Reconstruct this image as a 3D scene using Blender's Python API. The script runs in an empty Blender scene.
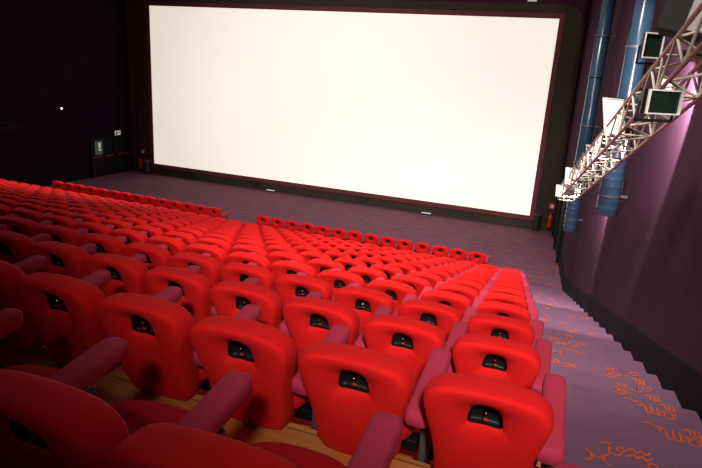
import bpy, bmesh, math, random
from mathutils import Vector, Matrix
random.seed(7)
C = bpy.context.scene.collection
H = 6.23                       # camera height above the front floor; all z below are given above that floor

# ------------------------------------------------------------------ materials
def new_mat(name):
    m = bpy.data.materials.new(name); m.use_nodes = True
    nt = m.node_tree; b = nt.nodes['Principled BSDF']
    return m, nt, b
def mat(name, col, rough=.6, metal=0, noise=0, scale=20, bump=0, bscale=200, sheen=0, emit=None, estr=0, spec=None):
    m, nt, b = new_mat(name)
    b.inputs['Base Color'].default_value = (*col, 1)
    b.inputs['Roughness'].default_value = rough
    b.inputs['Metallic'].default_value = metal
    if spec is not None: b.inputs['Specular IOR Level'].default_value = spec
    if sheen:
        b.inputs['Sheen Weight'].default_value = sheen
        b.inputs['Sheen Roughness'].default_value = .4
        b.inputs['Sheen Tint'].default_value = (*[min(1, c*1.6+.05) for c in col], 1)
    tc = nt.nodes.new('ShaderNodeTexCoord')
    if noise:
        n = nt.nodes.new('ShaderNodeTexNoise'); n.inputs['Scale'].default_value = scale; n.inputs['Detail'].default_value = 5
        nt.links.new(tc.outputs['Object'], n.inputs['Vector'])
        r = nt.nodes.new('ShaderNodeMix'); r.data_type = 'RGBA'
        r.inputs[6].default_value = (*[c*(1-noise) for c in col], 1)
        r.inputs[7].default_value = (*[min(1, c*(1+noise)) for c in col], 1)
        nt.links.new(n.outputs['Fac'], r.inputs[0]); nt.links.new(r.outputs[2], b.inputs['Base Color'])
    if bump:
        n = nt.nodes.new('ShaderNodeTexNoise'); n.inputs['Scale'].default_value = bscale
        nt.links.new(tc.outputs['Object'], n.inputs['Vector'])
        bp = nt.nodes.new('ShaderNodeBump'); bp.inputs['Strength'].default_value = bump; bp.inputs['Distance'].default_value = .01
        nt.links.new(n.outputs['Fac'], bp.inputs['Height']); nt.links.new(bp.outputs['Normal'], b.inputs['Normal'])
    if emit:
        b.inputs['Emission Color'].default_value = (*emit, 1); b.inputs['Emission Strength'].default_value = estr
    return m

M = {}
M['velvet'] = mat('red_velour', (.74, .011, .011), .85, noise=.12, scale=9, bump=.15, bscale=260, sheen=.12, spec=.15)
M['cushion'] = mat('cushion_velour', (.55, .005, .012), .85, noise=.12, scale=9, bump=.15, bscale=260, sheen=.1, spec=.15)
M['arm'] = mat('mulberry_cloth', (.44, .030, .065), .8, noise=.10, scale=14, bump=.1, bscale=300, sheen=.12, spec=.2)
M['black'] = mat('black_plastic', (.005, .005, .005), .5, spec=.3)
M['blackmat'] = mat('black_painted_board', (.008, .0075, .008), .8, noise=.2, scale=6, spec=.2)
M['stand'] = mat('grey_coated_steel', (.09, .09, .10), .5, metal=.3)
M['chrome'] = mat('chrome', (.8, .8, .78), .18, metal=1)
M['redplastic'] = mat('red_plastic', (.28, .02, .01), .5)
M['alu'] = mat('aluminium_tube', (.55, .49, .40), .4)
M['duct'] = mat('blue_painted_duct', (.021, .048, .082), .22, noise=.15, scale=3)
M['housing'] = mat('black_lamp_housing', (.012, .011, .012), .45)
M['reflector'] = mat('white_lamp_reflector', (.85, .82, .78), .35)
M['greypanel'] = mat('grey_metal_panel', (.17, .14, .135), .5, noise=.15, scale=5)
M['lampglass'] = mat('glowing_lamp_glass', (.9, .9, .88), .3, emit=(1, .96, .90), estr=2.2)
M['darkglass'] = mat('dark_lamp_glass', (.01, .02, .015), .12)
M['frame'] = mat('maroon_masking', (.16, .030, .036), .7, noise=.15, scale=4)
M['surround'] = mat('dark_surround_board', (.055, .045, .032), .75, noise=.25, scale=3, spec=.2)
M['vent'] = mat('black_vent', (.003, .003, .003), .6)
M['extred'] = mat('extinguisher_red', (.65, .03, .02), .35)
M['signwhite'] = mat('white_sign', (.75, .75, .62), .5)
M['signglow'] = mat('lit_white_sign', (.7, .7, .6), .5, emit=(.9, .9, .72), estr=.22)
M['exitglow'] = mat('dim_green_panel', (.03, .07, .05), .3, emit=(.10, .26, .20), estr=.05)
M['bin'] = mat('dark_grey_bin', (.03, .035, .032), .45)
M['floorlamp'] = mat('small_floor_lamp', (.8, .78, .85), .4, emit=(.8, .75, .9), estr=.5)
M['redbar'] = mat('red_bar', (.4, .02, .015), .4)
M['screen'] = mat('projection_screen', (.85, .84, .82), .9, emit=(1.0, .925, .81), estr=.70, spec=.1)  # even glow of the cloth stands in for most of the projected light
M['ceil'] = mat('ceiling_black', (.012, .009, .012), .9)
M['skirt'] = mat('dark_skirting', (.010, .005, .012), .8, noise=.2, scale=5, spec=.15)
M['zodiac'] = mat('orange_carpet_motif', (.56, .105, .045), .9, spec=.1)

def carpet():
    m, nt, b = new_mat('purple_carpet')
    tc = nt.nodes.new('ShaderNodeTexCoord')
    n = nt.nodes.new('ShaderNodeTexNoise'); n.inputs['Scale'].default_value = 60; n.inputs['Detail'].default_value = 4
    n2 = nt.nodes.new('ShaderNodeTexNoise'); n2.inputs['Scale'].default_value = 1.3; n2.inputs['Detail'].default_value = 3
    nt.links.new(tc.outputs['Object'], n.inputs['Vector']); nt.links.new(tc.outputs['Object'], n2.inputs['Vector'])
    ad = nt.nodes.new('ShaderNodeMath'); ad.operation = 'ADD'
    nt.links.new(n.outputs['Fac'], ad.inputs[0]); nt.links.new(n2.outputs['Fac'], ad.inputs[1])
    r = nt.nodes.new('ShaderNodeValToRGB')
    r.color_ramp.elements[0].position = .55; r.color_ramp.elements[0].color = (.125, .056, .094, 1)
    r.color_ramp.elements[1].position = 1.4 if False else 1.0; r.color_ramp.elements[1].color = (.185, .088, .142, 1)
    nt.links.new(ad.outputs[0], r.inputs[0]); nt.links.new(r.outputs[0], b.inputs['Base Color'])
    b.inputs['Roughness'].default_value = .95; b.inputs['Specular IOR Level'].default_value = .1
    bp = nt.nodes.new('ShaderNodeBump'); bp.inputs['Strength'].default_value = .3; bp.inputs['Distance'].default_value = .006
    nt.links.new(n.outputs['Fac'], bp.inputs['Height']); nt.links.new(bp.outputs['Normal'], b.inputs['Normal'])
    return m
M['carpet'] = carpet()
def wood():
    m, nt, b = new_mat('orange_brown_wood_floor')
    tc = nt.nodes.new('ShaderNodeTexCoord'); mp = nt.nodes.new('ShaderNodeMapping')
    mp.inputs['Scale'].default_value = (1.5, 9, 1)
    nt.links.new(tc.outputs['Object'], mp.inputs['Vector'])
    n = nt.nodes.new('ShaderNodeTexNoise'); n.inputs['Scale'].default_value = 3; n.inputs['Detail'].default_value = 8
    nt.links.new(mp.outputs[0], n.inputs['Vector'])
    br = nt.nodes.new('ShaderNodeTexBrick'); br.inputs['Scale'].default_value = 1
    br.inputs['Brick Width'].default_value = 1.2; br.inputs['Row Height'].default_value = .45; br.inputs['Mortar Size'].default_value = .004
    br.inputs['Color1'].default_value = (1, 1, 1, 1); br.inputs['Color2'].default_value = (.82, .82, .82, 1); br.inputs['Mortar'].default_value = (.25, .2, .15, 1)
    nt.links.new(tc.outputs['Object'], br.inputs['Vector'])
    r = nt.nodes.new('ShaderNodeValToRGB')
    r.color_ramp.elements[0].position = .3; r.color_ramp.elements[0].color = (.62, .19, .045, 1)
    r.color_ramp.elements[1].position = .75; r.color_ramp.elements[1].color = (.85, .34, .10, 1)
    nt.links.new(n.outputs['Fac'], r.inputs[0])
    mx = nt.nodes.new('ShaderNodeMix'); mx.data_type = 'RGBA'; mx.blend_type = 'MULTIPLY'; mx.inputs[0].default_value = 1
    nt.links.new(r.outputs[0], mx.inputs[6]); nt.links.new(br.outputs[0], mx.inputs[7]); nt.links.new(mx.outputs[2], b.inputs['Base Color'])
    b.inputs['Roughness'].default_value = .5
    return m
M['wood'] = wood()
def wallcloth():
    m, nt, b = new_mat('aubergine_wall_fabric')
    tc = nt.nodes.new('ShaderNodeTexCoord'); mp = nt.nodes.new('ShaderNodeMapping')
    mp.inputs['Scale'].default_value = (14, 14, .8)
    nt.links.new(tc.outputs['Object'], mp.inputs['Vector'])
    n = nt.nodes.new('ShaderNodeTexNoise'); n.inputs['Scale'].default_value = 2; n.inputs['Detail'].default_value = 4
    nt.links.new(mp.outputs[0], n.inputs['Vector'])
    r = nt.nodes.new('ShaderNodeValToRGB')
    r.color_ramp.elements[0].position = .3; r.color_ramp.elements[0].color = (.056, .021, .040, 1)
    r.color_ramp.elements[1].position = .75; r.color_ramp.elements[1].color = (.074, .028, .053, 1)
    nt.links.new(n.outputs['Fac'], r.inputs[0]); nt.links.new(r.outputs[0], b.inputs['Base Color'])
    b.inputs['Roughness'].default_value = .9; b.inputs['Specular IOR Level'].default_value = .08
    return m
M['wall'] = wallcloth()
M['wallleft'] = mat('shaded_wall_fabric', (.014, .006, .015), .9, noise=.2, scale=3, spec=.05)  # same cloth as the right wall, with the lack of light put into its colour

# ------------------------------------------------------------------ helpers
def obj(name, bm, m, parent=None, smooth=False, loc=None):
    me = bpy.data.meshes.new(name)
    bmesh.ops.recalc_face_normals(bm, faces=bm.faces)
    if smooth:
        for f in bm.faces: f.smooth = True
    bm.to_mesh(me); bm.free()
    for mm in (m if isinstance(m, (list, tuple)) else [m]): me.materials.append(mm)
    o = bpy.data.objects.new(name, me); C.objects.link(o)
    if parent: o.parent = parent
    if loc is not None: o.location = loc
    return o
def thing(name, label, cat, loc=(0, 0, 0), rot=(0, 0, 0), group=None):
    o = bpy.data.objects.new(name, None); C.objects.link(o)
    o.empty_display_size = .1
    o.location = loc; o.rotation_euler = rot
    tag(o, label, cat, group); return o
def tag(o, label, cat, group=None):
    o['label'] = label; o['category'] = cat
    if group: o['group'] = group
    return o
def struct(o): o['kind'] = 'structure'; return o
def add_box(bm, c, s, rot=None, bevel=0, seg=2):
    """box centred c, full size s"""
    t = bmesh.new(); bmesh.ops.create_cube(t, size=1)
    for v in t.verts: v.co = Vector((v.co.x*s[0], v.co.y*s[1], v.co.z*s[2]))
    if bevel: bmesh.ops.bevel(t, geom=list(t.edges), offset=bevel, segments=seg, profile=.5, affect='EDGES')
    mtx = Matrix.Translation(Vector(c)) @ (rot.to_4x4() if rot else Matrix.Identity(4))
    merge(bm, t, mtx)
def merge(bm, t, mtx=Matrix.Identity(4)):
    vm = {v: bm.verts.new(mtx @ v.co) for v in t.verts}
    for f in t.faces:
        nf = bm.faces.new([vm[v] for v in f.verts]); nf.material_index = f.material_index; nf.smooth = f.smooth
    t.free()
def add_tube(bm, a, b, r, n=8, r2=None):
    a, b = Vector(a), Vector(b); d = b-a; L = d.length
    t = bmesh.new(); bmesh.ops.create_cone(t, cap_ends=True, segments=n, radius1=r, radius2=r if r2 is None else r2, depth=L)
    q = Vector((0, 0, 1)).rotation_difference(d.normalized())
    merge(bm, t, Matrix.Translation((a+b)/2) @ q.to_matrix().to_4x4())
def add_lathe(bm, prof, n=24, c=(0, 0, 0)):
    """prof: (radius, z) list"""
    rings = []
    for r, z in prof:
        if r < 1e-5: rings.append([bm.verts.new((c[0], c[1], c[2]+z))])
        else: rings.append([bm.verts.new((c[0]+r*math.cos(2*math.pi*i/n), c[1]+r*math.sin(2*math.pi*i/n), c[2]+z)) for i in range(n)])
    for A, B in zip(rings, rings[1:]):
        for i in range(n):
            j = (i+1) % n
            if len(A) == 1 and len(B) > 1: bm.faces.new((A[0], B[i], B[j]))
            elif len(B) == 1 and len(A) > 1: bm.faces.new((A[i], A[j], B[0]))
            elif len(A) > 1: bm.faces.new((A[i], A[j], B[j], B[i]))
def copy_tree(o, parent=None):
    c = o.copy(); C.objects.link(c)
    if parent: c.parent = parent
    for ch in list(o.children): copy_tree(ch, c)
    return c

# ------------------------------------------------------------------ the hall's lay-out (metres)
wall_x = lambda y: 1.96 - .078*y            # right wall
lwall_x = lambda y: -23.0 + .035*y          # left wall
YS = 25.5                                   # screen wall
P, DZ, Y0, ZH0 = 1.054, .300, 2.02, H-1.262
FRONT = 13                                  # the front row stands apart, beyond a cross gangway
seat_y = lambda k, x=0: (16.77 if k == FRONT else Y0 + P*k - (.06 if k < 0 else 0)) - .02*x
hole_z = lambda k: H-5.21 if k == FRONT else ZH0 - DZ*k - (.01 if k < 0 else 0)
floor_z = lambda k: hole_z(k) - .75
end_x = lambda k: -.896 if k == FRONT else -.137 - .0615*k - (.025 if k < 0 else 0)
aisle_x = lambda y: .20 - .058*(y-2)

# ------------------------------------------------------------------ floors
bm = bmesh.new()
add_box(bm, (-11, 21.3, -.1), (26, 9.6, .2))
floor = struct(obj('floor', bm, M['carpet']))

def stair(name, ys, zs, xl, xr, shear, mats, tread_i, riser_i, y_end):
    """ys: riser positions; zs: tread level after each riser; closed on its right and left sides"""
    bm = bmesh.new()
    prof = []
    for i, (y, z) in enumerate(zip(ys, zs)):
        if i: prof.append((y, zs[i-1]))
        prof.append((y, z))
    prof.append((y_end, zs[-1])); prof.append((y_end, -.15))
    L = [bm.verts.new((xl(y), y - shear*xl(y), z)) for y, z in prof]
    R = [bm.verts.new((xr(y), y - shear*xr(y), z)) for y, z in prof]
    for i in range(len(prof)-1):
        f = bm.faces.new((L[i], R[i], R[i+1], L[i+1]))
        f.material_index = tread_i if abs(prof[i][1]-prof[i+1][1]) < 1e-6 else riser_i
    for S, x in ((L, xl), (R, xr)):
        y = prof[0][0]; b0 = bm.verts.new((x(y), y-shear*x(y), -.15))
        f = bm.faces.new(S+[b0]); f.material_index = riser_i
    return struct(obj(name, bm, mats))
ks = list(range(-4, 14))
stair('floor_seating', [seat_y(k)+(.25 if k < FRONT else -.45) for k in ks], [floor_z(k) for k in ks], lambda y: lwall_x(y)-.05, aisle_x, .02,
      [M['wood'], M['blackmat']], 0, 1, seat_y(FRONT)+1.25)
SP, SR = P*2/3, .1873
ns = list(range(-5, 25))
st_z = lambda n: H - 1.564 - SR*n
aisle = stair('floor_aisle_steps', [SP*n for n in ns], [st_z(n) for n in ns], lambda y: aisle_x(y)+.002, lambda y: wall_x(y)+.02, 0,
      [M['carpet']], 0, 0, SP*25)

# zodiac motifs woven into the carpet (rectangular strips on the carpet's own mesh)
def arc(cx, cy, r, a0, a1, n=7, ry=None):
    ry = ry or r
    return [(cx+r*math.cos(math.radians(a0+(a1-a0)*i/n)), cy+ry*math.sin(math.radians(a0+(a1-a0)*i/n))) for i in range(n+1)]
G = {
 'pisces': [arc(-.75, 0, .5, -70, 70), arc(.75, 0, .5, 110, 250), [(-.35, 0), (.35, 0)]],
 'aquarius': [[(-.5, .1), (-.25, .35), (-.15, .1), (.1, .35), (.2, .1), (.5, .35)], [(-.5, -.3), (-.25, -.05), (-.15, -.3), (.1, -.05), (.2, -.3), (.5, -.05)]],
 'leo': [arc(-.25, -.1, .17, 0, 360, 9), arc(.0, .2, .26, 200, 0), arc(.42, -.25, .18, 170, 330), [(.26, .2), (.24, -.22)]],
 'scorpio': [[(-.5, .35), (-.42, .4), (-.4, -.4)], arc(-.25, .25, .14, 170, 0, 5)+[(-.11, -.4)], arc(.05, .25, .14, 170, 0, 5)+[(.19, -.3), (.3, -.42), (.5, -.25)], [(.5, -.25), (.36, -.2)]],
 'libra': [[(-.5, -.4), (.5, -.4)], [(-.5, -.18), (-.2, -.18)]+arc(0, .1, .3, 235, -55, 8)+[(.2, -.18), (.5, -.18)]],
 'gemini': [arc(0, .65, .5, 230, 310, 5), arc(0, -.65, .5, 130, 50, 5), [(-.16, .2), (-.16, -.2)], [(.16, .2), (.16, -.2)]],
 'cancer': [arc(-.25, .12, .14, 0, 360, 8), arc(.25, -.12, .14, 0, 360, 8), arc(0, .0, .45, 150, 20, 6, .35), arc(0, 0, .45, -30, -160, 6, .35)],
 'aries': [arc(-.26, .16, .22, 220, 20, 6)+[(-.03, -.4)], arc(.26, .16, .22, -40, 160, 6)+[(.03, -.4)]],
 'taurus': [arc(0, -.18, .26, 0, 360, 10), arc(0, .42, .34, 190, 350, 6)],
 'sagittarius': [[(-.4, -.4), (.4, .4)], [(.05, .4), (.4, .4), (.4, .05)], [(-.35, -.02), (0, -.38)]],
 'wave': [[(-.5, 0), (-.25, .14), (.0, .0), (.25, -.1), (.5, .05)]],
}
zj = 0
def strokes(bm, name, x, y, z, size, rot, w=.014, mi=1, sy=1.0):
    cr, sr = math.cos(rot), math.sin(rot)
    global zj
    for line in G[name]:
        pts = [Vector((x+size*(px*cr-py*sy*sr), y+size*(px*sr+py*sy*cr), z)) for px, py in line]
        for a, b in zip(pts, pts[1:]):
            d = (b-a)
            if d.length < 1e-6: continue
            zj = (zj+1) % 7
            a, b = a+Vector((0, 0, zj*.0008)), b+Vector((0, 0, zj*.0008))
            d.normalize(); p = Vector((-d.y, d.x, 0))*w; e = d*w*.5
            f = bm.faces.new([bm.verts.new(q) for q in (a-p-e, b-p+e, b+p+e, a+p-e)])
            f.material_index = mi
def add_motifs(o, items, w):
    o.data.materials.append(M['zodiac'])
    bm = bmesh.new(); bm.from_mesh(o.data)
    for it in items: strokes(bm, *it[:4], it[4], it[5], w=w, sy=it[6] if len(it) > 6 else 1)
    bm.to_mesh(o.data); bm.free()
names = ['pisces', 'aquarius', 'leo', 'scorpio', 'libra', 'gemini', 'cancer', 'aries', 'taurus', 'sagittarius']
items = []
j = 0
yy = 17.95
while yy < 25.3:
    xx = -22 + (j % 2)*.28; q = 0
    while xx < wall_x(yy)-.2:
        for g in range(2):
            items.append((names[(q*2+g+j*3) % 10], xx+g*.19, yy+random.uniform(-.02, .02), .004, .17, math.pi))
        xx += .56; q += 1
    yy += .50; j += 1
add_motifs(floor, items, .014)
items = []
def on_step(n, lst):
    z = st_z(n)+.003; y0 = SP*n
    for nm, x, fy, sz in lst: items.append((nm, x, y0+fy*SP, z, sz, math.pi))
on_step(5, [('pisces', .522, .53, .135), ('leo', .64, .74, .15), ('aquarius', .793, .76, .17), ('taurus', .875, .58, .12)])
on_step(6, [('wave', .99, .90, .13), ('scorpio', 1.126, .76, .17), ('libra', 1.29, .72, .14), ('scorpio', 1.30, .90, .12)])
on_step(7, [('wave', .928, .90, .13), ('scorpio', 1.074, .75, .17), ('libra', 1.23, .70, .14), ('scorpio', 1.24, .91, .12)])
on_step(8, [('gemini', .916, .80, .16), ('cancer', .90, .60, .14), ('aries', 1.06, .76, .10), ('leo', 1.16, .88, .13), ('scorpio', 1.20, .62, .13)])
on_step(9, [('taurus', .262, .69, .12), ('aquarius', .42, .65, .14), ('gemini', .87, .84, .16), ('cancer', .87, .62, .14), ('aries', 1.0, .75, .10), ('leo', 1.12, .88, .13), ('scorpio', 1.16, .62, .13)])
on_step(10, [('pisces', .279, .68, .13), ('wave', .40, .87, .13), ('wave', .55, .82, .13), ('leo', .27, .30, .12), ('aries', .41, .28, .12)])
on_step(11, [('leo', .224, .86, .12), ('aquarius', .325, .72, .13), ('sagittarius', .43, .74, .12), ('taurus', .54, .70, .12), ('wave', .62, .86, .12)])
on_step(12, [('wave', .35, .83, .12), ('cancer', .46, .75, .12)])
for n in range(13, 25):
    i = n*3
    if n % 3 == 1: xs = [.62, .77, .92, 1.02]
    elif n % 3 == 2: xs = [.0, .16, .32, .50]
    else: xs = [.25, .40]
    for x in xs:
        x = x - .055*(SP*n-8)
        if aisle_x(SP*n)+.1 < x < wall_x(SP*n+.7)-.12: items.append((names[i % 10], x, SP*n+SP*(.75 if i % 2 else .35), st_z(n)+.003, .14, math.pi))
        i += 1
add_motifs(aisle, items, .0095)

# ------------------------------------------------------------------ walls, ceiling
def prism(bm, pts, z0, z1):
    lo = [bm.verts.new((x, y, z0)) for x, y in pts]; hi = [bm.verts.new((x, y, z1)) for x, y in pts]
    bm.faces.new(lo[::-1]); bm.faces.new(hi)
    n = len(pts)
    for i in range(n): bm.faces.new((lo[i], lo[(i+1) % n], hi[(i+1) % n], hi[i]))
ZC = 11.6
bm = bmesh.new(); prism(bm, [(wall_x(-5), -5), (wall_x(YS), YS), (wall_x(YS)+.3, YS), (wall_x(-5)+.3, -5)], -.2, ZC)
struct(obj('wall_right', bm, M['wall']))
bm = bmesh.new(); prism(bm, [(lwall_x(-5), -5), (lwall_x(YS), YS), (lwall_x(YS)-.3, YS), (lwall_x(-5)-.3, -5)], -.2, ZC)
struct(obj('wall_left', bm, M['wallleft']))
bm = bmesh.new(); prism(bm, [(-24, YS), (1.5, YS), (1.5, YS+.3), (-24, YS+.3)], -.2, ZC)
struct(obj('wall_screen', bm, M['wall']))
bm = bmesh.new(); prism(bm, [(-24, -5.3), (3, -5.3), (3, -5), (-24, -5)], -.2, ZC)
struct(obj('wall_back', bm, M['wallleft']))
bm = bmesh.new(); prism(bm, [(-24, -5.3), (3, -5.3), (3, YS+.3), (-24, YS+.3)], ZC, ZC+.2)
struct(obj('ceiling', bm, M['ceil']))
# skirting that follows the stairs on the right wall
bm = bmesh.new()
pts = []
for y in (-3, 18.0, 20.6):
    zf = max(0, H-1.47-.267*y)
    pts.append((y, zf))
for (ya, za), (yb, zb) in zip(pts, pts[1:]):
    vs = []
    for dx in (-.035, 0):
        for y, z in ((ya, za), (yb, zb)):
            vs += [bm.verts.new((wall_x(y)+dx, y, z-.12)), bm.verts.new((wall_x(y)+dx, y, z+.42))]
    a0, a1, b0, b1, c0, c1, d0, d1 = vs
    for f in ((a0, a1, b1, b0), (c0, c1, d1, d0), (a1, b1, d1, c1), (a0, b0, d0, c0), (a0, a1, c1, c0), (b0, b1, d1, d0)): bm.faces.new(f)
struct(obj('baseboard_right', bm, M['skirt']))

# ------------------------------------------------------------------ the screen
sx0, sx1, sz0, sz1 = -20.55, -1.08, .57, 8.49
def rounded_rect(x0, x1, z0, z1, r, n=8, top_only=True):
    pts = [(x0, z0), (x1, z0)]
    pts += [(x1-r+r*math.cos(math.radians(a)), z1-r+r*math.sin(math.radians(a))) for a in [90*i/n for i in range(n+1)]]
    pts += [(x0+r-r*math.sin(math.radians(a)), z1-r+r*math.cos(math.radians(a))) for a in [90*i/n for i in range(n+1)]]
    return pts
def slab(bm, pts, y0, y1):
    a = [bm.verts.new((x, y0, z)) for x, z in pts]; b = [bm.verts.new((x, y1, z)) for x, z in pts]
    bm.faces.new(a); bm.faces.new(b[::-1]); n = len(pts)
    for i in range(n): bm.faces.new((a[i], a[(i+1) % n], b[(i+1) % n], b[i]))
scr = thing('cinema_screen', 'giant white cinema screen in a maroon border on the front wall', 'screen', (-10.8, YS, 0))
T0 = Vector((-10.8, YS, 0))
def rel(bm, t=T0):
    for v in bm.verts: v.co -= t
    return bm
bm = bmesh.new(); slab(bm, rounded_rect(-21.55, -.09, 0.01, 9.02, .85), YS-.10, YS-.004)
obj('surround', rel(bm), M['surround'], scr)
bm = bmesh.new()
bw = .2
for c, s in (((sx0-bw/2, YS-.13, (sz0+sz1)/2), (bw, .10, sz1-sz0+2*bw)), ((sx1+bw/2, YS-.13, (sz0+sz1)/2), (bw, .10, sz1-sz0+2*bw)),
             (((sx0+sx1)/2, YS-.13, sz1+bw/2), (sx1-sx0, .10, bw)), (((sx0+sx1)/2, YS-.13, sz0-bw/2), (sx1-sx0, .10, bw))):
    add_box(bm, c, s)
obj('border', rel(bm), M['frame'], scr)
bm = bmesh.new(); add_box(bm, ((sx0+sx1)/2, YS-.115, (sz0+sz1)/2), (sx1-sx0, .03, sz1-sz0))
obj('screen_cloth', rel(bm), M['screen'], scr)
place = {0: 'nearest the left end', 1: 'second from the left', 2: 'third from the left', 3: 'nearest the right end'}
for i, x in enumerate((-18.24, -14.43, -8.66, -3.73)):
    t = thing('vent_grille', 'small black vent grille under the screen, ' + place[i], 'vent', (x, YS-.101, .25), group='vent grilles under the screen')
    bm = bmesh.new(); add_box(bm, (0, -.015, 0), (.50, .03, .22), bevel=.006); obj('vent_frame', bm, M['vent'], t)
    bm = bmesh.new()
    for q in range(4): add_box(bm, (0, -.035, -.07+q*.047), (.42, .012, .014))
    obj('louvre', bm, M['stand'], t)
for x, nm in ((-13.4, 'left'), (-5.5, 'right')):
    t = thing('floor_light', 'small white light strip on the carpet below the screen, %s one of two' % nm, 'light', (x, YS-.35, 0), group='floor lights below the screen')
    bm = bmesh.new(); add_box(bm, (0, 0, .04), (.46, .14, .08), bevel=.01); obj('housing', bm, M['stand'], t)
    bm = bmesh.new(); add_box(bm, (0, -.01, .088), (.42, .11, .016), bevel=.004); obj('diffuser', bm, M['floorlamp'], t)
for x, nm in ((-2.2, 'right'), (-6.3, 'left')):
    t = thing('wall_light', 'small dim rectangular light above the screen, %s one' % nm, 'light', (x, YS, 9.13), group='small lights above the screen')
    bm = bmesh.new(); add_box(bm, (0, -.04, 0), (.38, .08, .10), bevel=.01); obj('housing', bm, M['stand'], t)
    bm = bmesh.new(); add_box(bm, (0, -.086, 0), (.34, .012, .06)); obj('diffuser', bm, M['signglow'], t)

# ------------------------------------------------------------------ one seat
def smooth_closed(pts, n=6):
    out = []; N = len(pts)
    for i in range(N):
        p0, p1, p2, p3 = (Vector(pts[(i+k-1) % N]) for k in range(4))
        for j in range(n):
            t = j/n
            out.append(.5*((2*p1)+(p2-p0)*t+(2*p0-5*p1+4*p2-p3)*t*t+(3*p1-p0-3*p2+p3)*t**3))
    return out
half = [(0, .134), (.10, .129), (.185, .112), (.232, .075), (.245, .025), (.238, -.03), (.224, -.09), (.206, -.17), (.194, -.26), (.190, -.36), (.180, -.43), (.12, -.462)]
OUT = smooth_closed(half + [(0, -.468)] + [(-x, z) for x, z in reversed(half[1:])])
hh = [(0, .058), (.034, .051), (.056, .028), (.065, -.006), (.068, -.046), (.058, -.055)]
HOLE = smooth_closed(hh + [(0, -.052)] + [(-x, z) for x, z in reversed(hh[1:])])
def by_angle(poly, angs):
    res = []
    for a in angs:
        d = Vector((math.cos(a), math.sin(a))); best = None
        for p, q in zip(poly, poly[1:]+poly[:1]):
            e = q-p; den = d.x*e.y-d.y*e.x
            if abs(den) < 1e-9: continue
            t = (p.x*e.y-p.y*e.x)/den; u = (p.x*d.y-p.y*d.x)/den
            if t > 0 and -1e-6 <= u <= 1+1e-6 and (best is None or t < best): best = t
        res.append(d*best)
    return res
NA = 48
angs = [2*math.pi*(i+.5)/NA for i in range(NA)]
O_, H_ = by_angle(OUT, angs), by_angle(HOLE, angs)
LEAN = .32
def ring(bm, pts, depth):
    return [bm.verts.new((p.x, -LEAN*p.y + depth, .75+p.y)) for p in pts]
def skin(bm, A, B):
    n = len(A)
    for i in range(n): bm.faces.new((A[i], A[(i+1) % n], B[(i+1) % n], B[i]))
def make_seat():
    root = thing('theatre_seat', '', 'seat')
    bm = bmesh.new(); rs = []
    rs.append(ring(bm, H_, .055))
    rs.append(ring(bm, H_, .022))
    for t, dep in ((.04, .012), (.12, .003), (.25, -.008), (.42, -.016), (.6, -.018), (.78, -.017), (.90, -.013), (.965, -.004)):
        rs.append(ring(bm, [h.lerp(o, t) for h, o in zip(H_, O_)], dep))
    rs.append(ring(bm, O_, .014))
    rs.append(ring(bm, [o*1.012 for o in O_], .045))
    rs.append(ring(bm, [o*1.012 for o in O_], .09))
    rs.append(ring(bm, [o*.985 for o in O_], .118))
    rs.append(ring(bm, [o*.94 for o in O_], .132))
    rs.append(ring(bm, [o*.6 for o in O_], .136))
    rs.append(ring(bm, [o*.2 for o in O_], .132))
    for A, B in zip(rs, rs[1:]): skin(bm, A, B)
    bm.faces.new(rs[-1])
    back = obj('backrest', bm, M['velvet'], root, smooth=True)
    # recessed cup in the hole, its chrome latch and red tab
    bm = bmesh.new()
    a = ring(bm, H_, .026); b = ring(bm, [p*.97 for p in H_], .052); c = ring(bm, [p*.8 for p in H_], .062)
    skin(bm, a, b); skin(bm, b, c); bm.faces.new(c)
    cup = obj('handle_recess', bm, M['black'], back, smooth=True)
    bm = bmesh.new()
    t = bmesh.new(); bmesh.ops.create_uvsphere(t, u_segments=10, v_segments=6, radius=.0065); merge(bm, t, Matrix.Translation((0, .030, .758)))
    add_tube(bm, (0, .032, .756), (0, .062, .756), .005, 6)
    k1 = obj('latch', bm, M['chrome'], back, smooth=True); k1['label'] = 'small chrome latch'
    bm = bmesh.new(); add_box(bm, (.003, .036, .727), (.022, .014, .012), bevel=.004)
    k2 = obj('pull_tab', bm, M['redplastic'], back); k2['label'] = 'small red tab'
    # cushion
    bm = bmesh.new()
    def sq(a, hx, hy, cy, n=3.4):
        c, s = math.cos(a), math.sin(a)
        x = math.copysign(abs(c)**(2/n), c)*hx; y = math.copysign(abs(s)**(2/n), s)*hy
        if s > 0: y += .03*(1-(x/hx)**2)
        return x, cy+y
    rings = []
    for z, sc in ((.375, .90), (.385, .97), (.41, 1.0), (.445, 1.0), (.468, .97), (.480, .90), (.487, .7), (.488, .3)):
        vs = []
        for i in range(36):
            x, y = sq(2*math.pi*i/36, .232*sc, .215*sc, .385)
            vs.append(bm.verts.new((x, y, z + .035*(y-.2))))
        rings.append(vs)
    for A, B in zip(rings, rings[1:]): skin(bm, A, B)
    bm.faces.new(rings[0][::-1]); bm.faces.new(rings[-1])
    obj('seat_cushion', bm, M['cushion'], root, smooth=True)
    # armrest at the right hand side
    bm = bmesh.new(); add_arm(bm, .262)
    ar = obj('armrest', bm, M['arm'], root, smooth=True); ar['label'] = 'mulberry upholstered armrest'
    bm = bmesh.new(); add_stand(bm, .275); obj('armrest_support', bm, M['stand'], root)
    bm = bmesh.new()
    add_box(bm, (0, .40, .355), (.38, .34, .05), bevel=.01)
    add_box(bm, (0, .36, .30), (.49, .08, .06), bevel=.005)
    obj('seat_frame', bm, M['black'], root)
    return root
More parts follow.
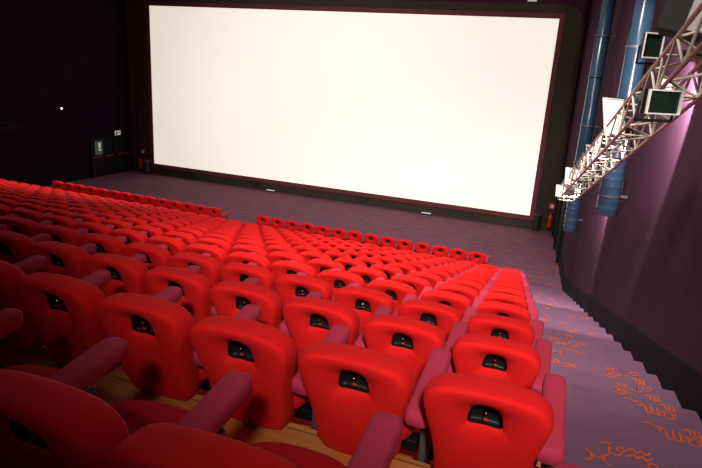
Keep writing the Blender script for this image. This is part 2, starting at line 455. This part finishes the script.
def add_arm(bm, x):
    L0, L1 = .12, .675
    # rounded slab: section in x-z, rounded front tip
    rings = []
    for y, s in ((L0, .82), (L0+.012, 1), (.25, 1), (.45, 1), (L1-.05, 1), (L1-.02, .95), (L1-.005, .8), (L1, .55)):
        zc = .575 + .10*(y-L0)
        vs = []
        for i in range(20):
            a = 2*math.pi*i/20; c, q = math.cos(a), math.sin(a)
            vs.append(bm.verts.new((x+math.copysign(abs(c)**.45, c)*.053*s, y, zc+math.copysign(abs(q)**.55, q)*.040*s)))
        rings.append(vs)
    for A, B in zip(rings, rings[1:]): skin(bm, A, B)
    bm.faces.new(rings[0][::-1]); bm.faces.new(rings[-1])
def add_stand(bm, x):
    add_box(bm, (x, .40, .285), (.035, .24, .51), bevel=.012)
    add_box(bm, (x, .42, .012), (.07, .34, .024), bevel=.006)
proto = make_seat()
bm = bmesh.new(); add_arm(bm, -.262)
arm_l = obj('armrest', bm, M['arm'], None, smooth=True); arm_l['label'] = 'mulberry upholstered armrest'
bm = bmesh.new(); add_stand(bm, -.275); stand_l = obj('armrest_support', bm, M['stand'], None)

# camera axes (also used to leave out seats that fall wholly outside the picture)
RX = Vector((0.93307993, 0.3543088, 0.06186375)); RY = Vector((0.15406943, -0.23831945, -0.95888813)); RZ = Vector((-0.32499917, 0.90425058, -0.27695925))
CAM = Vector((0, 0, H)); F = 582.0
def pix(p):
    d = Vector(p)-CAM; z = d.dot(RZ)
    if z < .05: return None
    return 351+F*d.dot(RX)/z, 234+F*d.dot(RY)/z
ORD = ['front', 'second', 'third', 'fourth', 'fifth', 'sixth', 'seventh', 'eighth', 'ninth', 'tenth', 'eleventh', 'twelfth', 'thirteenth', 'fourteenth', 'fifteenth', 'sixteenth']
def nth(n):
    if n == 1: return 'the end seat'
    s = {1: 'st', 2: 'nd', 3: 'rd'}.get(n % 10 if n % 100 not in (11, 12, 13) else 0, 'th')
    return 'the %d%s seat' % (n, s)
S = .55
count = 0; first = True
def near(p, m=0):
    q = pix(p)
    return q and -m < q[0] < 702+m and -m < q[1] < 468+m
for k in range(-1, 14):
    S = .562 if k == FRONT else .55
    if k == FRONT: idx = list(range(2, 16))+[q+.5 for q in range(18, 32)]
    else: idx = list(range(0, 46))
    idx = [i for i in idx if k == FRONT or end_x(k)-i*S > lwall_x(seat_y(k))+ (3.6-.1*(14-k) if k > 9 else .6)]
    for pos, i in enumerate(idx):
        x = end_x(k)-i*S; y = seat_y(k, x); fz = floor_z(k)
        pts = [(x+dx, y+dy, fz+dz) for dx in (-.26, .26) for dy in (0, .3, .68) for dz in (.3, .6, .9)]
        if not any(near(p) for p in pts): continue
        o = proto if first else copy_tree(proto)
        first = False
        o.location = (x, y, fz); o.rotation_euler = (0, 0, .02)
        row = ORD[13-k]
        if k == -1: rowtxt = 'in the nearest row'
        elif k == FRONT: rowtxt = 'in the very front row'
        else: rowtxt = 'in the %s row from the front' % row
        if k == FRONT and i > 16:
            lab = 'red seat in the front row left of its gap, %s from the gap' % nth(int(i-17.5))
            leftend = i == idx[-1]
        else:
            lab = 'red seat %s, %s from the right aisle' % (rowtxt, nth(i+1 if k < FRONT else i-1))
            leftend = i == idx[-1] or (k == FRONT and i == 15)
        o['label'] = lab.replace('the end seat from the gap', 'the end seat at the gap').replace('the end seat from the right aisle', 'the end seat at the right aisle')
        o['category'] = 'seat'; o['group'] = 'red theatre seats in raked rows'
        if leftend:
            for src in (arm_l, stand_l):
                c = src.copy(); C.objects.link(c); c.parent = o
        count += 1
print('SEATS', count)
bpy.data.objects.remove(arm_l); bpy.data.objects.remove(stand_l)

# ------------------------------------------------------------------ blue ducts on the right wall
def duct(y, zb, label):
    x = wall_x(y)-.30
    t = thing('ventilation_duct', label, 'duct', (x, y, zb), group='blue ducts on the right wall')
    r = .175
    prof = [(r-.03, 0), (r-.004, .0), (r, .006)]
    z = .006
    Lz = 1.8
    while z < Lz:
        z += .11; prof += [(r, z), (r+.004, z+.01), (r, z+.02)]; z += .02
    prof += [(r-.001, z), (r-.03, z)]
    bm = bmesh.new(); add_lathe(bm, prof+[(r-.04, z), (r-.04, 0), (r-.03, 0)], 32)
    lo = obj('ribbed_outlet', bm, M['duct'], t, smooth=True)
    top = ZC-.01-zb
    bm = bmesh.new(); add_lathe(bm, [(0, z), (r-.012, z), (r-.012, z+.02), (r-.012, top), (0, top)], 32)
    obj('straight_pipe', bm, M['duct'], t, smooth=True)
    bm = bmesh.new()
    for zz in (z+.02, z+2.2, z+4.4): add_lathe(bm, [(r-.01, zz), (r+.008, zz), (r+.008, zz+.05), (r-.01, zz+.05)], 32)
    obj('joint_band', bm, M['duct'], t, smooth=True)
    bm = bmesh.new()
    for zz in (.35, z+1.0, z+3.2):
        add_box(bm, (r+.05, 0, zz), (.14, .05, .04)); add_lathe(bm, [(r+.003, zz-.02), (r+.012, zz-.02), (r+.012, zz+.02), (r+.003, zz+.02)], 32)
    add_tube(bm, (-.04, -r-.005, .35), (-.04, -r-.035, .35), .018, 10)
    obj('bracket', bm, M['stand'], t)
duct(11.0, H-2.24, 'blue ribbed ventilation duct on the right wall, nearer and larger one')
duct(16.4, H-3.93, 'blue ribbed ventilation duct on the right wall, farther one by the screen')

# ------------------------------------------------------------------ lighting truss
def truss(label, ya, yb, xw, side, zf, m, cr_=.018, hh_=.32):
    """box truss between ya and yb; xw(y) wall line; side -1: room lies at smaller x"""
    t = thing('lighting_truss', label, 'truss', (xw(ya), ya, zf(ya)))
    o0 = Vector((xw(ya), ya, zf(ya)))
    def P_(y, dx, dz): return Vector((xw(y)+side*dx, y, zf(y)+dz))-o0
    for dx in (.60, .92):
        for dz in (0, hh_):
            bm = bmesh.new(); add_tube(bm, P_(ya, dx, dz), P_(yb, dx, dz), cr_, 8)
            obj('chord', bm, m, t, smooth=False)
    n = int((yb-ya)/.36); st = (yb-ya)/n
    faces = [((.60, 0), (.92, 0)), ((.60, hh_), (.92, hh_)), ((.60, 0), (.60, hh_)), ((.92, 0), (.92, hh_))]
    for fi, (a, b) in enumerate(faces):
        bm = bmesh.new()
        for i in range(n):
            p, q = (a, b) if i % 2 == 0 else (b, a)
            add_tube(bm, P_(ya+i*st, *p), P_(ya+(i+1)*st, *q), .011, 6)
            if i % 4 == 0: add_tube(bm, P_(ya+i*st, *a), P_(ya+i*st, *b), .011, 6)
        add_tube(bm, P_(yb, *a), P_(yb, *b), .013, 6)
        obj('lacing', bm, m, t)
    for i in range(2):
        y = ya+(yb-ya)*(.22+.6*i)
        bm = bmesh.new(); add_tube(bm, P_(y, 0, .16), P_(y, .92, .16), .02, 8); add_box(bm, P_(y, .02, .16), (.03, .16, .2))
        obj('wall_bracket', bm, M['housing'], t)
tz = lambda y: H+1.64-.31*y
truss('silver lattice lighting truss carrying floodlights along the right wall', 2.6, 13.6, wall_x, -1, tz, M['alu'])
truss('dark lattice truss high on the far left wall', 14.0, 18.4, lambda y: lwall_x(y)+.01, 1, lambda y: H-3.45-.25*(y-18), M['blackmat'], .014, .22)

# floodlights
def flood(px, py, pz, w, h, d, yaw, pitch, lit, label, drop):
    """face centre looks along local -y; yaw/pitch in degrees; drop = length of the clamp down to the truss"""
    t = thing('floodlight', label, 'lamp', (px, py, pz), group='floodlights on the truss')
    rot = Matrix.Rotation(math.radians(yaw), 3, 'Z') @ Matrix.Rotation(math.radians(pitch), 3, 'X')
    def place(bm):
        for v in bm.verts: v.co = rot @ v.co
        return bm
    bm = bmesh.new()
    # tapered shell, open at the front
    o = [(-w/2, 0, -h/2), (w/2, 0, -h/2), (w/2, 0, h/2), (-w/2, 0, h/2)]
    b = [(-w*.34, d, -h*.30), (w*.34, d, -h*.30), (w*.34, d, h*.30), (-w*.34, d, h*.30)]
    i_ = [(x*.9, .0, z*.9) for x, y, z in o]; ib = [(x*.88, d*.55, z*.88) for x, y, z in b]
    R_ = [[bm.verts.new(p) for p in L] for L in (ib, i_, o, [(x, .04, z) for x, y, z in o], b)]
    for A, B in zip(R_, R_[1:]): skin(bm, A, B)
    bm.faces.new(R_[0]); bm.faces.new(R_[-1])
    obj('lamp_housing', place(bm), M['housing'] if lit != 2 else M['greypanel'], t)
    bm = bmesh.new()
    for c, s in (((0, -.008, h*.475), (w, .016, h*.05)), ((0, -.008, -h*.475), (w, .016, h*.05)), ((w*.475, -.008, 0), (w*.05, .016, h*.9)), ((-w*.475, -.008, 0), (w*.05, .016, h*.9))):
        add_box(bm, c, s)
    obj('rim', place(bm), M['reflector'], t)
    bm = bmesh.new(); add_box(bm, (0, .004, 0), (w*.91, .006, h*.91))
    g = obj('lamp_glass', place(bm), M['lampglass'] if lit == 1 else M['darkglass'], t)
    if lit == 1: g['label'] = 'glowing white glass'
    bm = bmesh.new()
    c0 = rot @ Vector((-w/2-.01, d*.4, 0)); c1 = rot @ Vector((w/2+.01, d*.4, 0)); mid = rot @ Vector((0, d*.5, -h/2-.05))
    e0 = c0+(mid-rot @ Vector((0, d*.4, 0))); e1 = c1+(mid-rot @ Vector((0, d*.4, 0)))
    for a, b2 in ((c0, e0), (e0, e1), (e1, c1), (mid, mid+Vector((0, 0, -drop)))): add_tube(bm, a, b2, .011, 6)
    obj('yoke', bm, M['housing'], t)
flood(.47, 7.9, H-.40, .33, .46, .22, -48, 16, 1, 'large glowing white floodlight in front of the nearer blue duct', .05)
flood(.585, 4.75, H-.11, .29, .17, .14, 35, 0, 0, 'dark-faced floodlight with pale rim, lower one near the right edge', .02)
flood(.60, 6.4, H+.36, .18, .23, .12, 20, 0, 0, 'dark-faced floodlight with pale rim, upper one above the truss', .22)
flood(.36, 10.2, H-1.18, .26, .38, .18, -70, 12, 2, 'grey unlit floodlight hung beside the farther blue duct', .02)
flood(.17, 12.0, H-1.80, .30, .34, .18, -30, 8, 1, 'glowing white floodlight near the far end of the truss', .02)
flood(.00, 13.0, H-2.28, .22, .26, .15, -30, 8, 1, 'smallest glowing white floodlight at the truss end nearest the screen', .02)
flood(.47, 11.9, H-1.76, .36, .16, .16, 35, 0, 0, 'slim dark floodlight lying along the far part of the truss', .02)
flood(.80, 6.5, H+.02, .10, .10, .08, -20, 0, 1, 'small bright spotlight inside the truss near the right edge', .01)
# loudspeaker high at the right edge
t = thing('loudspeaker', 'big dark box loudspeaker with grey front at the top right corner', 'loudspeaker', (.80, 5.6, H+.78), (math.radians(-4), math.radians(10), math.radians(-12)))
bm = bmesh.new(); add_box(bm, (0, 0, 0), (.40, .36, .80), bevel=.02); obj('cabinet', bm, M['blackmat'], t)
bm = bmesh.new(); add_box(bm, (.09, -.188, -.02), (.19, .016, .70), bevel=.006); obj('grille', bm, M['greypanel'], t)
bm = bmesh.new(); add_box(bm, (.10, -.20, -.02), (.01, .012, .70)); obj('grille_rib', bm, M['housing'], t)
bm = bmesh.new(); add_tube(bm, (.16, 0, .1), (.66, .1, .1), .02, 8); obj('wall_bracket', bm, M['housing'], t)

# ------------------------------------------------------------------ exits and fittings around the front floor
def exit_door(idx, xw, side, y0, y1, h, bar=True):
    yc = (y0+y1)/2; w = y1-y0
    slope = math.atan2(xw(y1)-xw(y0), y1-y0)
    t = bpy.data.objects.new('door_%d' % idx, None); C.objects.link(t); struct(t)
    t.location = (xw(yc), yc, 0); t.rotation_euler = (0, 0, -slope)
    s = side
    bm = bmesh.new()
    add_box(bm, (s*.06, -w/2+.05, h/2), (.12, .10, h)); add_box(bm, (s*.06, w/2-.05, h/2), (.12, .10, h)); add_box(bm, (s*.06, 0, h-.05), (.12, w-.2, .10))
    obj('door_frame', bm, M['blackmat'], t)
    bm = bmesh.new(); add_box(bm, (s*.03, -w/4+.024, (h-.1)/2), (.05, w/2-.054, h-.1), bevel=.008); obj('door_leaf', bm, M['blackmat'], t)
    bm = bmesh.new(); add_box(bm, (s*.03, w/4-.024, (h-.1)/2), (.05, w/2-.054, h-.1), bevel=.008); obj('door_leaf', bm, M['blackmat'], t)
    if bar:
        for q in (-1, 1):
            bm = bmesh.new(); add_tube(bm, (s*.12, q*w/4-w*.17, 1.02), (s*.12, q*w/4+w*.17, 1.02), .022, 8)
            add_box(bm, (s*.085, q*w/4-w*.16, 1.02), (.07, .03, .05)); add_box(bm, (s*.085, q*w/4+w*.16, 1.02), (.07, .03, .05))
            obj('push_bar', bm, M['redbar'], t)
exit_door(1, lwall_x, 1, 22.6, 24.15, 1.96)
exit_door(2, lwall_x, 1, 24.2, 25.35, 1.96)
exit_door(3, wall_x, -1, 20.9, 22.8, 2.5, False)
exit_door(4, wall_x, -1, 23.0, 24.7, 2.5, False)
t = thing('notice_panel', 'dim green glowing notice panel on the left black exit doors', 'sign', (lwall_x(23.1)+.075, 23.1, 1.47), (0, 0, 0))
bm = bmesh.new(); add_box(bm, (0, 0, 0), (.03, .52, .70), bevel=.01); obj('panel', bm, M['exitglow'], t)
bm = bmesh.new(); add_box(bm, (.02, .05, .12), (.01, .14, .26)); add_box(bm, (.02, .05, -.10), (.01, .20, .07)); obj('emblem', bm, M['signglow'], t)
o = thing('exit_sign', 'small pale lit sign above the left exit doors', 'sign', (lwall_x(24.45), 24.45, 2.12))
bm = bmesh.new(); add_box(bm, (.03, 0, 0), (.06, .46, .26), bevel=.008); obj('housing', bm, M['stand'], o)
bm = bmesh.new(); add_box(bm, (.064, 0, 0), (.01, .42, .22)); obj('sign_face', bm, M['signglow'], o)
bm = bmesh.new(); add_box(bm, (.071, -.09, -.01), (.006, .10, .12)); add_box(bm, (.071, .08, .0), (.006, .14, .03)); obj('pictogram', bm, M['bin'], o)
o = thing('wall_lamp', 'tiny white lamp dot on the dark left wall', 'lamp', (lwall_x(21.05), 21.05, H-2.72))
bm = bmesh.new(); add_tube(bm, (0, 0, 0), (.05, 0, 0), .06, 12); obj('housing', bm, M['stand'], o)
bm = bmesh.new(); add_tube(bm, (.05, 0, 0), (.07, 0, 0), .045, 12); obj('bulb', bm, M['lampglass'], o)

def extinguisher(x, y, nm):
    t = thing('fire_extinguisher', 'red fire extinguisher on the front wall beside the %s bin' % nm, 'fire extinguisher', (x, y, .20), group='fire extinguishers')
    bm = bmesh.new(); add_lathe(bm, [(0, 0), (.085, 0), (.095, .02), (.095, .42), (.08, .48), (.04, .53), (.03, .56), (0, .56)], 20); obj('tank', bm, M['extred'], t, smooth=True)
    bm = bmesh.new(); add_box(bm, (0, -.02, .585), (.05, .06, .05), bevel=.01); add_tube(bm, (0, -.02, .61), (0, -.17, .65), .012, 6); obj('valve', bm, M['chrome'], t)
    bm = bmesh.new(); P0 = [(.03, -.02, .58), (.12, -.03, .57), (.15, -.03, .45), (.125, -.03, .20)]
    for a, b in zip(P0, P0[1:]): add_tube(bm, a, b, .012, 6)
    obj('hose', bm, M['black'], t)
    bm = bmesh.new(); add_box(bm, (0, .103, .3), (.08, .015, .3)); obj('wall_bracket', bm, M['housing'], t)
def bell(x, z, nm):
    t = thing('fire_alarm', 'small red and white fire alarm unit on the wall above the %s extinguisher' % nm, 'alarm', (x, YS-.099, z), group='fire alarm units')
    bm = bmesh.new(); add_box(bm, (0, -.035, 0), (.22, .07, .22), bevel=.01); obj('call_point', bm, M['extred'], t)
    bm = bmesh.new(); add_box(bm, (.02, -.075, 0), (.14, .012, .15)); obj('face_plate', bm, M['signwhite'], t)
extinguisher(-21.38, YS-.212, 'left')
extinguisher(-.24, YS-.212, 'right')
bell(-21.27, 1.14, 'left')
bell(-.26, 1.10, 'right')
for x, y, nm in ((-20.85, YS-.38, 'left'), (-.75, YS-.34, 'right')):
    t = thing('waste_bin', 'dark cylindrical waste bin on the carpet at the %s foot of the screen' % nm, 'bin', (x, y, 0), group='waste bins')
    bm = bmesh.new(); add_lathe(bm, [(0, 0), (.135, 0), (.145, .02), (.145, .68), (.13, .68), (.13, .5), (0, .5)], 28); obj('body', bm, M['bin'], t, smooth=False)
    bm = bmesh.new(); add_lathe(bm, [(.13, .68), (.155, .68), (.155, .73), (.10, .75), (.10, .68), (.13, .68)], 28); obj('lid', bm, M['stand'], t)

# ------------------------------------------------------------------ light
w = bpy.data.worlds.new('world'); bpy.context.scene.world = w; w.use_nodes = True
w.node_tree.nodes['Background'].inputs[0].default_value = (0, 0, 0, 1)
w.node_tree.nodes['Background'].inputs[1].default_value = 0
def spot(name, loc, target, energy, angle, blend=.5, size=.15, col=(1, .93, .86)):
    l = bpy.data.lights.new(name, 'SPOT'); l.energy = energy; l.spot_size = math.radians(angle); l.spot_blend = blend
    l.shadow_soft_size = size; l.color = col
    o = bpy.data.objects.new(name, l); C.objects.link(o); o.location = loc
    d = Vector(target)-Vector(loc); o.rotation_euler = d.to_track_quat('-Z', 'Y').to_euler()
    return o
# house lights on the truss and ceiling behind the viewer
def aim(loc, az, el): return Vector(loc)+10*Vector((math.sin(math.radians(az))*math.cos(math.radians(el)), math.cos(math.radians(az))*math.cos(math.radians(el)), math.sin(math.radians(el))))
A0 = (1.2, -3.5, H+3.4)
spot('house_light_back', A0, aim(A0, -8, -13), 4500, 65, .6, .30)
spot('house_light_ceiling', (-1.5, 3.5, ZC-.4), (-2.0, 11, H-4), 4600, 76, 1, .5)
spot('house_light_front', (-2.0, 11.0, ZC-.4), (-3.0, 17, .5), 2600, 90, 1, .5)
spot('house_light_left', (-15.5, 19.0, ZC-.4), (-16.5, 14.0, 1), 3600, 80, 1, .5)
spot('projector_light', (-10.4, -4.6, H+4.2), (-11.4, YS, H-1.4), 6500, 34, 1, .1, (1, .97, .90))
# wall washers beside the truss
B0 = (wall_x(7.8)-.33, 7.8, H+.12)
spot('truss_wash_near', B0, (wall_x(17.8)-.30, 17.8, H-4.2), 850, 92, .25, .03, (1, .90, .92))
B1 = (wall_x(12.4)-.32, 12.4, H-1.9)
spot('truss_wash_far', B1, (wall_x(18)-.25, 18, H-6.5), 460, 84, .3, .03, (1, .90, .92))
# unseen ambient fill added under the ceiling to lift walls and seat tops
al = bpy.data.lights.new('ceiling_fill', 'AREA'); al.shape = 'RECTANGLE'; al.size = 16; al.size_y = 14; al.energy = 360; al.color = (1, .86, .95)
ao = bpy.data.objects.new('ceiling_fill', al); C.objects.link(ao); ao.location = (-9, 14, ZC-.05)

# ------------------------------------------------------------------ camera
cd = bpy.data.cameras.new('camera'); cam = bpy.data.objects.new('camera', cd); C.objects.link(cam)
cd.sensor_width = 36; cd.sensor_fit = 'HORIZONTAL'; cd.lens = F/702*36; cd.clip_start = .05; cd.clip_end = 200
m3 = Matrix((RX, -RY, -RZ)).transposed()
cam.matrix_world = Matrix.Translation(CAM) @ m3.to_4x4()
sc = bpy.context.scene; sc.camera = cam
sc.view_settings.view_transform = 'Standard'; sc.view_settings.look = 'None'
sc.view_settings.exposure = 0; sc.view_settings.gamma = 1; sc.view_settings.use_curve_mapping = False
sc.cycles.max_bounces = 5
